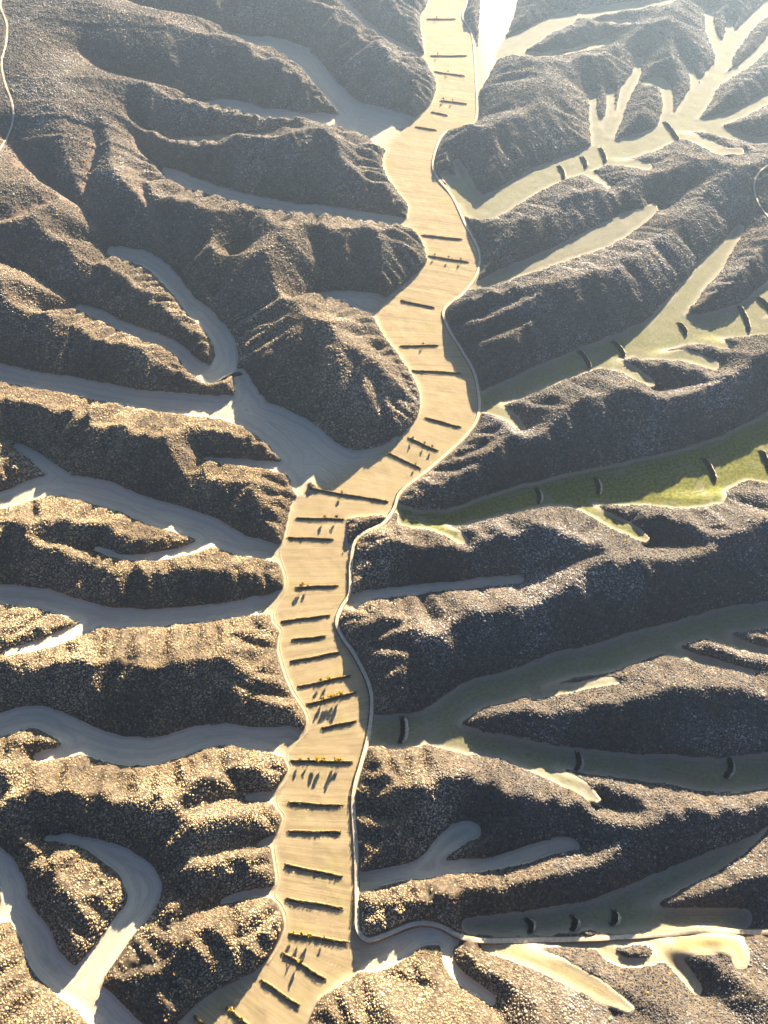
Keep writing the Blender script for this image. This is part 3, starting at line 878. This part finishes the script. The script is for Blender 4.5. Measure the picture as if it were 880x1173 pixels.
CLEAR = np.zeros((ny, nx), bool)       # cells kept free of bushes
def road(name, pts, width, rise, mat, label, cat, bank=0.0, side_mat=None):
    C = resample(pts, 2.5)
    for p in C:
        i, j = int((p[0] - X0) / G), int((p[1] - Y0) / G)
        k = int(math.ceil((width / 2 + 1.2) / G))
        CLEAR[max(j - k, 0):j + k + 1, max(i - k, 0):i + k + 1] = True
    z = np.array([ground(p[0], p[1]) for p in C])
    d = np.gradient(C[:, :2], axis=0); d /= np.linalg.norm(d, axis=1, keepdims=True)
    nrm = np.stack([-d[:, 1], d[:, 0]], 1)
    hw = width / 2 * (1 + 0.08 * smooth1(rng.normal(size=len(C)), 2))
    zl = np.array([max(ground(*(p[:2] + n * k)) for k in (-width / 2, 0, width / 2)) for p, n in zip(C, nrm)])
    zt = smooth1(zl, 4 if bank else 1) + rise
    zt = np.maximum(zt, zl + 0.15)
    V, F = [], []
    for p, n, h, zz in zip(C, nrm, hw, zt):
        for k, o in ((-1, -.12), (-.5, 0), (0, .05), (.5, 0), (1, -.12)):
            q = p[:2] + n * h * k
            V.append((q[0], q[1], zz + o))
    m = 5
    for i in range(len(C) - 1):
        for k in range(m - 1):
            F.append((i * m + k + 1, i * m + k, i * m + m + k, i * m + m + k + 1))
    r = mesh_obj(name, V, F, mat)
    tag(r, label, cat, None, 'structure')
    if bank:
        for sgn in (-1, 1):
            V, F = [], []
            for p, n, h, zz in zip(C, nrm, hw, zt):
                a = p[:2] + n * h * sgn * 0.995; b = p[:2] + n * (h + bank) * sgn
                gb = ground(*b) - 0.6
                V += [(a[0], a[1], zz - .12), (*( (a + b) / 2 + rng.normal(size=2) * .15), (zz + gb) / 2 + .1), (b[0], b[1], gb)]
            for i in range(len(C) - 1):
                for k in range(2):
                    f = (i * 3 + k + 1, i * 3 + k, i * 3 + 3 + k, i * 3 + 4 + k)
                    F.append(f if sgn < 0 else f[::-1])
            mesh_obj('road_bank', V, F, side_mat or M_BANK, r)
    return C, nrm, zt

road_px = [(533, -40), (535, 0), (530, 20), (541, 41), (545, 85), (546, 133), (534, 146), (509, 153), (497, 181), (499, 201), (518, 225), (534, 259),
           (549, 290), (546, 315), (529, 338), (509, 355), (513, 375), (529, 402), (544, 430), (549, 471), (535, 498), (495, 535),
           (460, 563), (452, 582), (440, 600), (420, 610), (407, 622), (402, 650), (401, 679), (392, 695), (386, 713), (392, 730), (406, 750), (423, 785), (426, 812),
           (421, 849), (414, 875), (405, 914), (408, 975), (409, 1040), (410, 1064), (421, 1077), (443, 1071), (474, 1059), (501, 1060),
           (529, 1074), (555, 1078), (610, 1077), (665, 1076), (740, 1072), (812, 1067), (880, 1070), (930, 1075)]
Cr, Nr, Zr = road('road', [at(*p)[:2] for p in catmull(road_px, 6)], 4.0, 0.8, M_ROAD,
     'winding pale dirt road along the right side of the central valley', 'road', 1.6)
def terrain_line(px, n=6):
    return [on_ground(*p)[:2] for p in catmull(px, n)]
road('track', terrain_line([(2, -5), (1, 8), (8, 28), (7, 50), (2, 72), (6, 95), (14, 118), (15, 138), (8, 158), (-4, 178)]), 3.6, 0.35, M_TRACK,
     'pale winding track on the mountain at the upper left edge', 'track')
road('track', terrain_line([(912, 176), (882, 188), (868, 200), (864, 213), (867, 228), (875, 242), (888, 254), (912, 266)]), 3.0, 0.35, M_TRACK,
     'pale looping track at the upper right edge', 'track')
road('track', [at(p[0] + 3, p[1])[:2] for p in catmull([p for p in MAIN_LEFT if 575 < p[1] < 1110], 5)], 2.0, 0.1, M_FOOTPATH,
     'pale footpath along the left edge of the stepped fields', 'track')

# ------------------------------------------------------------------ earth banks across the floors
def clump_mesh(blobs, leaf, n_per, seed_):
    """leafy clumps: many small tilted leaf faces spread through each blob's volume"""
    r = np.random.default_rng(seed_)
    V, F = [], []
    for (c, rad) in blobs:
        for _ in range(n_per):
            d = r.normal(size=3); d /= np.linalg.norm(d)
            p = np.array(c) + d * np.array(rad) * r.uniform(0.55, 1.0)
            a = r.normal(size=3); a /= np.linalg.norm(a)
            b = np.cross(a, d + r.normal(size=3) * 0.4); b /= (np.linalg.norm(b) + 1e-6)
            s = leaf * r.uniform(0.6, 1.3)
            k = len(V)
            V += [p - a * s, p + b * s * .7, p + a * s, p - b * s * .7]
            F.append((k, k + 1, k + 2, k + 3))
    return V, F

def bank(name, A, B, height, up_w, dn_w, mat, hedge, bow=0.0, flip=1, seed_=0, rows=((1.1, .75),), hmat=None):
    """earth bank: gentle up-valley side, steep scarp down-valley, grown with a dried hedge"""
    r = np.random.default_rng(seed_)
    A, B = np.array(A[:2]), np.array(B[:2])
    L = np.hypot(*(B - A)); d = (B - A) / L
    n = np.array([-d[1], d[0]]) * flip             # up-valley
    m = max(8, int(L / 2.0))
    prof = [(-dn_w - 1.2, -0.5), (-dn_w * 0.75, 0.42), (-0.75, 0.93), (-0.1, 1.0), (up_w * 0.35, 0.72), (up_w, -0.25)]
    V, F = [], []
    crest = []
    for i in range(m + 1):
        t = i / m
        e = min(1, min(t, 1 - t) * L / 3.5); e = max(e, 0) ** 0.6
        off = bow * (1 - (2 * t - 1) ** 2) + 0.5 * math.sin(t * 9 + seed_) * 0.6
        c = A + d * (L * t) + n * off
        h = height * (0.15 + 0.85 * e) * (1 + 0.12 * r.normal())
        for (o, z) in prof:
            q = c + n * (o * (0.5 + 0.5 * e) + 0.22 * r.normal())
            g = ground(*q)
            V.append((q[0], q[1], g + (z * h if z > 0 else z)))
        crest.append((c, h))
    k = len(prof)
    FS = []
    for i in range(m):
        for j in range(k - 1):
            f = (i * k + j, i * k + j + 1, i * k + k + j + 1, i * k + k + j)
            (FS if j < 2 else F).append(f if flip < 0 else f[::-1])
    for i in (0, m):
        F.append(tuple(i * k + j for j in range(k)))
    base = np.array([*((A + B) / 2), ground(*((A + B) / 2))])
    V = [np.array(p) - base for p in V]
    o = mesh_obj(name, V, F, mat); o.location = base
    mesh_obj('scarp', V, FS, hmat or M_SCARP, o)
    if hedge:
        blobs = []
        for c, h in crest:
            for ro, rz in rows:
                if r.random() < hedge:
                    q = c - n * (ro + r.uniform(-.4, .4)) + d * r.uniform(-.8, .8)
                    s = r.uniform(0.75, 1.3)
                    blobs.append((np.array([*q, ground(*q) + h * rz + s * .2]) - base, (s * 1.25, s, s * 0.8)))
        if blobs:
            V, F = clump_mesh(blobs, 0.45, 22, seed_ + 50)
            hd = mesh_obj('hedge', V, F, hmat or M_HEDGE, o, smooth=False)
            hd['kind'] = 'stuff'
    return o

ORD = ['first', 'second', 'third', 'fourth', 'fifth', 'sixth', 'seventh', 'eighth', 'ninth', 'tenth', 'eleventh', 'twelfth', 'thirteenth',
       'fourteenth', 'fifteenth', 'sixteenth', 'seventeenth', 'eighteenth', 'nineteenth', 'twentieth', 'twenty-first', 'twenty-second',
       'twenty-third', 'twenty-fourth', 'twenty-fifth', 'twenty-sixth', 'twenty-seventh', 'twenty-eighth', 'twenty-ninth', 'thirtieth',
       'thirty-first', 'thirty-second', 'thirty-third', 'thirty-fourth']
for i, (a, b) in enumerate(BUNDS):
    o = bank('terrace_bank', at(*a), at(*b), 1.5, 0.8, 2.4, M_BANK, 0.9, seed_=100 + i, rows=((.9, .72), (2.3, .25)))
    px = math.hypot(b[0] - a[0], b[1] - a[1])
    size = 'long' if px > 60 else ('short' if px < 40 else 'low')
    tag(o, f'{size} hedged terrace bank across the central valley, {ORD[i]} from the top', 'terrace bank', 'terrace banks across the central valley')

# check dams in the side valleys: two ends, label
DAMS = [((664, 402), (677, 421), 'dark earth dam in the green right valley with the curved arm, lowest of its dams'),
        ((703, 391), (716, 408), 'dark earth dam in the green right valley with the curved arm, second from the road'),
        ((778, 370), (787, 383), 'small dark earth dam at the tip of the pointed spur in the right valley'),
        ((848, 351), (859, 379), 'long dark earth dam near the right edge under the pointed spur'),
        ((868, 340), (884, 357), 'dark earth dam touching the right edge under the pointed spur'),
        ((616, 560), (619, 577), 'stubby dam in the bright green valley, nearest to the road'),
        ((683, 548), (687, 566), 'stubby dam in the bright green valley, second from the road'),
        ((807, 525), (820, 551), 'slanting long dam in the bright green valley'),
        ((872, 516), (882, 538), 'dam in the bright green valley at the right edge'),
        ((463, 822), (461, 851), 'upright dark dam beside the road at the mouth of the dark green valley'),
        ((664, 863), (662, 884), 'small dark dam in the lower arm of the dark green valley, left one'),
        ((838, 870), (834, 892), 'small dark dam in the lower arm of the dark green valley, right one'),
        ((606, 1052), (610, 1068), 'small dam in the forked valley near the bottom right, left one'),
        ((659, 1050), (658, 1066), 'small dam in the forked valley near the bottom right, middle one'),
        ((706, 1044), (703, 1060), 'small dam in the forked valley near the bottom right, right one'),
        ((688, 170), (694, 186), 'faint dam in the antler shaped valley below the first pair of fingers'),
        ((667, 180), (672, 192), 'faint dam in the antler shaped valley, second from its left'),
        ((641, 190), (647, 205), 'faint dam in the antler shaped valley, leftmost'),
        ((762, 140), (777, 162), 'long dark dam across the antler shaped valley near the hooked finger'),
        ((276, 427), (246, 441), 'dark earth dam closing the hook shaped valley at left'),
        ]
for i, (a, b, lb) in enumerate(DAMS):
    h = 4.2 if i != 19 else 3.5
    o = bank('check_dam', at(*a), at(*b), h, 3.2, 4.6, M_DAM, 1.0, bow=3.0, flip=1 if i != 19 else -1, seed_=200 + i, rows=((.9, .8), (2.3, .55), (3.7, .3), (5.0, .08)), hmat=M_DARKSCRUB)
    tag(o, lb, 'dam', 'earth dams across the side valleys')

# ------------------------------------------------------------------ trees
def trunk_mesh(h, seed_):
    r = np.random.default_rng(seed_)
    V, F = [], []
    def limb(p, d, L, r0, r1, seg=3, sides=6):
        p = np.array(p, float); d = np.array(d, float); d /= np.linalg.norm(d)
        k0 = len(V)
        for i in range(seg + 1):
            t = i / seg
            q = p + d * L * t + r.normal(size=3) * 0.05 * L * t
            a = np.cross(d, [0.3, 0.9, 0.1]); a /= np.linalg.norm(a); b = np.cross(d, a)
            rr = r0 + (r1 - r0) * t
            for s in range(sides):
                an = 2 * math.pi * s / sides
                V.append(q + (a * math.cos(an) + b * math.sin(an)) * rr)
        for i in range(seg):
            for s in range(sides):
                F.append((k0 + i * sides + s, k0 + i * sides + (s + 1) % sides, k0 + (i + 1) * sides + (s + 1) % sides, k0 + (i + 1) * sides + s))
        return q
    top = limb((0, 0, -0.4), (0.03, 0.02, 1), h * 0.7, h * 0.035, h * 0.014)
    ends = [top]
    for k in range(5):
        an = k * 2.4 + r.uniform(0, .6)
        ends.append(limb((0, 0, h * (0.25 + 0.08 * k)), (math.cos(an), math.sin(an), 0.9), h * r.uniform(.25, .36), h * .016, h * .006))
    return V, F, ends

def tree_parts(h, w, seed_, leaf=0.34, n=75):
    r = np.random.default_rng(seed_ + 1)
    V, F, ends = trunk_mesh(h, seed_)
    blobs = []
    for e in ends:
        blobs.append((e + r.normal(size=3) * .1 * h, (w * r.uniform(.2, .3), w * r.uniform(.2, .3), h * r.uniform(.13, .2))))
    for _ in range(4):
        an = r.uniform(0, 6.28)
        blobs.append((np.array([math.cos(an) * w * .2, math.sin(an) * w * .2, h * r.uniform(.5, .85)]), (w * .2, w * .2, h * .15)))
    CV, CF = clump_mesh(blobs, leaf, n, seed_ + 2)
    return (V, F), (CV, CF)

TREE_MESH = {}
def tree_mesh(kind, k):
    key = (kind, k)
    if key not in TREE_MESH:
        h, w, leaf, n, mat = {'gold': (7.5, 6.6, .5, 110, M_GOLD), 'olive': (7.0, 5.6, .5, 100, M_OLIVE), 'bush': (2.6, 3.4, .34, 30, M_GOLD),
                              'rust': (2.4, 3.0, .34, 26, M_RUST)}[kind]
        (V, F), (CV, CF) = tree_parts(h, w, 300 + k * 17 + len(kind), leaf, n)
        a = bpy.data.meshes.new('trunk'); a.from_pydata([tuple(map(float, p)) for p in V], [], F); a.materials.append(M_BARK)
        a.polygons.foreach_set('use_smooth', [True] * len(a.polygons))
        b = bpy.data.meshes.new('crown'); b.from_pydata([tuple(map(float, p)) for p in CV], [], CF); b.materials.append(mat)
        TREE_MESH[key] = (a, b)
    return TREE_MESH[key]

def plant_tree(p, kind, k, s, name, label, cat, group):
    root = bpy.data.objects.new(name, None); COL.objects.link(root)
    root.empty_display_size = 0.5
    root.location = p; root.scale = (s * .85, s * .85, s * .85); root.rotation_euler = (0, 0, random.uniform(0, 6.28))
    a, b = tree_mesh(kind, k)
    for nm, me in (('trunk', a), ('crown', b)):
        c = bpy.data.objects.new(nm, me); COL.objects.link(c); c.parent = root
    tag(root, label, cat, group)

# trees on terrace banks: bank index, positions along (0..1), kind, scale
BTREES = [(0, .35, 'olive', .9), (1, .2, 'olive', .9), (2, .45, 'olive', .9), (3, .1, 'olive', 1.0), (3, .45, 'olive', .8),
          (7, .15, 'olive', .8), (7, .5, 'olive', .95), (7, .8, 'olive', .9), (9, .6, 'olive', .8), (12, .15, 'olive', .9), (12, .55, 'olive', .8), (12, .8, 'olive', 1.0),
          (13, .85, 'olive', .7), (14, .42, 'gold', .8), (15, .6, 'gold', .9), (15, .85, 'olive', 1.0), (17, .15, 'gold', 1.15), (17, .3, 'gold', .8),
          (21, .45, 'gold', .8), (21, .6, 'gold', 1.0), (22, .35, 'gold', .9), (22, .5, 'gold', 1.2), (22, .62, 'gold', 1.0), (22, .72, 'gold', 1.15),
          (24, .16, 'gold', .75), (24, .3, 'olive', .8), (24, .44, 'gold', 1.1), (24, .54, 'gold', 1.15), (24, .74, 'gold', 1.1), (24, .8, 'gold', .8),
          (29, .08, 'gold', .7), (29, .22, 'gold', .85), (29, .36, 'gold', .95), (29, .6, 'olive', .7), (30, .36, 'gold', .75), (30, .2, 'olive', .6),
          (32, .15, 'gold', .8), (32, .6, 'gold', .7)]
per = {}
for q in BTREES: per.setdefault(q[0], []).append(q)
for bi, qs in per.items():
    for j, (_, t, kind, s) in enumerate(sorted(qs, key=lambda q: q[1])):
        a, b = at(*BUNDS[bi][0]), at(*BUNDS[bi][1])
        p = a + (b - a) * t
        p[2] = ground(p[0], p[1]) + 1.6
        c = 'golden yellow' if kind == 'gold' else 'dull olive'
        which = 'lone' if len(qs) == 1 else f'{ORD[j]} from the left of the'
        lb = f'{c} tree, {which} one on the {ORD[bi]} terrace bank from the top' if len(qs) == 1 else f'{c} tree, {ORD[j]} from left on the {ORD[bi]} terrace bank from the top'
        plant_tree(p, kind, (bi + j) % 3, s * (1.0 if kind == 'gold' else 0.8), 'autumn_tree', lb, 'tree', 'trees along the terrace banks')

# lone coloured bushes on the hillsides: image pixel position, kind, scale, label
BUSHES = [(182, 955, 'bush', 1.5, 'bright yellow bush on the dark slope below the broad golden hillside'),
          (124, 1034, 'bush', 1.2, 'yellow bush on the foot of the lit hill inside the horseshoe valley'),
          (90, 985, 'bush', .9, 'small yellow bush near the top of the hill inside the horseshoe valley'),
          (101, 994, 'bush', .9, 'small yellow bush on the right brow of the horseshoe hill'),
          (200, 1116, 'bush', 1.1, 'yellow bush at the dark foot of the lit patch right of the horseshoe valley'),
          (122, 1121, 'rust', 1.2, 'orange bush at the inner bank of the horseshoe valley near the bottom'),
          (189, 1146, 'rust', 1.2, 'rusty bush in the dark slope near the bottom left'),
          (295, 741, 'bush', 1.3, 'yellow bush in the shade near the nose of the golden ridge'),
          (236, 777, 'bush', 1.1, 'yellow bush at the lit edge above the dark slope of the golden ridge'),
          (70, 776, 'bush', 1.1, 'yellow bush at the left on the shadow line of the golden ridge'),
          (127, 797, 'rust', 1.2, 'rusty bush on the small lit patch inside the dark slope at left'),
          (135, 806, 'rust', 1.1, 'rusty bush low on the small lit patch inside the dark slope at left'),
          (15, 722, 'bush', 1.0, 'yellow bush on the speckled spur at the left edge, topmost'),
          (30, 728, 'bush', 1.1, 'yellow bush on the speckled spur at the left edge, in its middle'),
          (12, 735, 'bush', 1.0, 'yellow bush on the speckled spur at the left edge, near the border'),
          (45, 734, 'bush', .9, 'yellow bush on the speckled spur at the left edge, right one'),
          (25, 741, 'rust', 1.1, 'rusty bush on the speckled spur at the left edge, lowest'),
          (131, 330, 'bush', 1.0, 'yellow bush high on the dark spur inside the hook valley'),
          (653, 541, 'bush', 1.1, 'yellow bush above the bright green valley, left one of two'),
          (688, 535, 'bush', 1.2, 'yellow bush above the bright green valley, right one of two'),
          (522, 735, 'bush', 1.2, 'yellow bush on the widest scrub hillside at right'),
          (402, 609, 'bush', 1.1, 'yellow bush on the scrub patch beside the road bend'),
          (410, 620, 'bush', 1.1, 'yellow bush at the road edge under the scrub patch'),
          (400, 645, 'bush', .9, 'small yellow bush beside the straight road stretch'),
          (585, 958, 'rust', 1.3, 'rusty bush above the right pale finger valley, left one'),
          (597, 955, 'rust', 1.2, 'rusty bush above the right pale finger valley, middle one'),
          (612, 960, 'rust', 1.2, 'rusty bush above the right pale finger valley, right one'),
          (449, 797, 'rust', 1.1, 'rusty bush low on the widest hillside just beside the road'),
          (443, 801, 'rust', 1.0, 'rusty bush low on the widest hillside nearest to the road'),
          (620, 680, 'rust', 1.1, 'rusty bush in the middle of the widest scrub hillside'),
          (838, 297, 'bush', 1.1, 'yellow bush on the pointed spur near the right edge'),
          ]
for k, (u, v, kind, s, lb) in enumerate(BUSHES):
    p = on_ground(u, v)
    plant_tree(p, kind, k % 3, s, 'autumn_bush', lb, 'bush', 'coloured bushes on the hillsides')

# ------------------------------------------------------------------ hillside scrub: far too many to count
def scatter_points():
    sp = 2.2
    cx = np.arange(X0 + 2, X1 - 2, sp); cy = np.arange(Y0 + 2, Y1 - 2, sp * 0.9)
    PX, PY = np.meshgrid(cx, cy)
    PX = PX + (np.arange(len(cy)) % 2)[:, None] * sp / 2
    PX = (PX + rng.uniform(-.85, .85, PX.shape)).ravel(); PY = (PY + rng.uniform(-.85, .85, PY.shape)).ravel()
    fx = np.clip((PX - X0) / G, 0, nx - 1.01); fy = np.clip((PY - Y0) / G, 0, ny - 1.01)
    i, j = fx.astype(int), fy.astype(int); tx, ty = fx - i, fy - j
    def samp(A): return (A[j, i] * (1 - tx) + A[j, i + 1] * tx) * (1 - ty) + (A[j + 1, i] * (1 - tx) + A[j + 1, i + 1] * tx) * ty
    z = samp(HZ); s = samp(sd); br = samp(bare)
    u, v = to_frame(PX, PY)
    dens = 0.98 - 0.85 * br - 1.5 * np.clip(samp(vnoise(42, 31, 4)) - 0.22, 0, 1)
    far = np.clip(1 - v / 800, 0, 1)
    dens = dens * (1 - 0.55 * far)
    ok = (s > 1.3 + 1.6 * samp(vnoise(6, 36, 2))) & (rng.random(len(PX)) < dens) & (u > -90) & (u < W0 + 90) & (v > -110) & (v < H0 + 110)
    ok &= ~CLEAR[np.clip(fy.round().astype(int), 0, ny - 1), np.clip(fx.round().astype(int), 0, nx - 1)]
    tint = np.clip(0.5 + 0.42 * samp(vnoise(60, 33, 5)) + 0.12 * rng.normal(size=len(PX)), 0, 0.9)
    rare = rng.random(len(PX)) < 0.004
    tint[rare] = 1.0
    scl = np.clip(rng.lognormal(0, 0.28, len(PX)), 0.5, 1.9) * (1 + 0.45 * far) * (1 + 0.15 * samp(vnoise(20, 35)))
    dry_haze = np.clip((480 - u) / 160 + 0.32 + np.clip((v - 820) / 250, 0, .8) + 0.3 * samp(vnoise(90, 37)), 0, 1) * np.clip((v - 150) / 350, 0.15, 1)  # dry gold at lower left, greyed upward with haze put into the colour
    return np.stack([PX, PY, z], 1)[ok], tint[ok], scl[ok], dry_haze[ok]

SP, ST, SS, SHAZE = scatter_points()
print('scrub', len(SP), 'terrain', nx, ny)
me = bpy.data.meshes.new('hillside_scrub')
me.vertices.add(len(SP)); me.vertices.foreach_set('co', SP.ravel())
for nm, arr in (('tint', ST), ('scl', SS), ('dry_haze', SHAZE)):
    a_ = me.attributes.new(nm, 'FLOAT', 'POINT'); a_.data.foreach_set('value', arr.astype(np.float32))
me.materials.append(M_SCRUB)
scrub = bpy.data.objects.new('hillside_scrub', me); COL.objects.link(scrub)
tag(scrub, 'dense low scrub speckling all the hillsides', 'scrub', None, 'stuff')
ng = bpy.data.node_groups.new('scrub_nodes', 'GeometryNodeTree')
ng.interface.new_socket('Geometry', in_out='INPUT', socket_type='NodeSocketGeometry')
ng.interface.new_socket('Geometry', in_out='OUTPUT', socket_type='NodeSocketGeometry')
gi = ng.nodes.new('NodeGroupInput'); go = ng.nodes.new('NodeGroupOutput')
iop = ng.nodes.new('GeometryNodeInstanceOnPoints')
ico = ng.nodes.new('GeometryNodeMeshIcoSphere'); ico.inputs['Radius'].default_value = 1.0; ico.inputs['Subdivisions'].default_value = 2
sp_ = ng.nodes.new('GeometryNodeSetPosition')
nz = ng.nodes.new('ShaderNodeTexNoise'); nz.inputs['Scale'].default_value = 1.9; nz.inputs['Detail'].default_value = 2.0
sub_ = ng.nodes.new('ShaderNodeVectorMath'); sub_.operation = 'SUBTRACT'; sub_.inputs[1].default_value = (0.5, 0.5, 0.5)
mul_ = ng.nodes.new('ShaderNodeVectorMath'); mul_.operation = 'MULTIPLY'; mul_.inputs[1].default_value = (1.7, 1.7, 1.3)
ng.links.new(nz.outputs['Color'], sub_.inputs[0]); ng.links.new(sub_.outputs[0], mul_.inputs[0])
ng.links.new(ico.outputs['Mesh'], sp_.inputs['Geometry']); ng.links.new(mul_.outputs[0], sp_.inputs['Offset'])
smt = ng.nodes.new('GeometryNodeSetMaterial'); smt.inputs['Material'].default_value = M_SCRUB
ng.links.new(sp_.outputs[0], smt.inputs[0])
na = ng.nodes.new('GeometryNodeInputNamedAttribute'); na.data_type = 'FLOAT'; na.inputs['Name'].default_value = 'scl'
sc_ = ng.nodes.new('ShaderNodeVectorMath'); sc_.operation = 'SCALE'; sc_.inputs[0].default_value = (0.95, 0.95, 0.5)
ng.links.new(na.outputs[0], sc_.inputs['Scale'])
rv = ng.nodes.new('FunctionNodeRandomValue'); rv.data_type = 'FLOAT_VECTOR'
rv.inputs[0].default_value = (-0.3, -0.3, 0); rv.inputs[1].default_value = (0.3, 0.3, 6.283)
e2r = ng.nodes.new('FunctionNodeEulerToRotation')
ng.links.new(rv.outputs[0], e2r.inputs[0])
ng.links.new(gi.outputs[0], iop.inputs['Points']); ng.links.new(smt.outputs[0], iop.inputs['Instance'])
ng.links.new(e2r.outputs[0], iop.inputs['Rotation']); ng.links.new(sc_.outputs[0], iop.inputs['Scale'])
ng.links.new(iop.outputs[0], go.inputs[0])
md = scrub.modifiers.new('scatter', 'NODES'); md.node_group = ng

# leaf clumps added to draw the dark line on the road's valley side
blobs = []
base = np.array([0, 0, 0.])
for p, n, z in zip(Cr[::1], Nr[::1], Zr[::1]):
    u, v = to_frame(p[0], p[1])
    if 560 < v < 1068 and u < 470 and rng.random() < 0.85:
        sgn = -1
        q = p[:2] + n * sgn * (2.9 + rng.uniform(-.4, .4))
        s = rng.uniform(.6, 1.1)
        blobs.append((np.array([q[0], q[1], z - 0.4]), (s * 1.1, s, s)))
V, F = clump_mesh(blobs, 0.42, 24, 77)
tag(mesh_obj('roadside_clumps', V, F, M_HEDGE, None, False), 'thin line of dark leaf clumps on the valley side of the dirt road', 'hedge')

# ------------------------------------------------------------------ haze
HB = 9600.0
hv = [(x, y, z) for z in (-6.0, CAM_H + 25) for y in (650 - HB, 650 + HB) for x in (-HB, HB)]
hf = [(0, 2, 3, 1), (4, 5, 7, 6), (0, 1, 5, 4), (2, 6, 7, 3), (0, 4, 6, 2), (1, 3, 7, 5)]
hm = bpy.data.materials.new('haze_air'); hm.use_nodes = True
nt = hm.node_tree; nt.nodes.clear()
out = nt.nodes.new('ShaderNodeOutputMaterial')
pv = nt.nodes.new('ShaderNodeVolumePrincipled')
pv.inputs['Color'].default_value = (0.55, 0.76, 1.0, 1)
pv.inputs['Density'].default_value = 0.000078
pv.inputs['Anisotropy'].default_value = 0.84
nt.links.new(pv.outputs[0], out.inputs['Volume'])
hz = mesh_obj('haze', hv, hf, hm, None, False)
tag(hz, 'pale morning haze filling the air above the hills', 'haze', None, 'stuff')
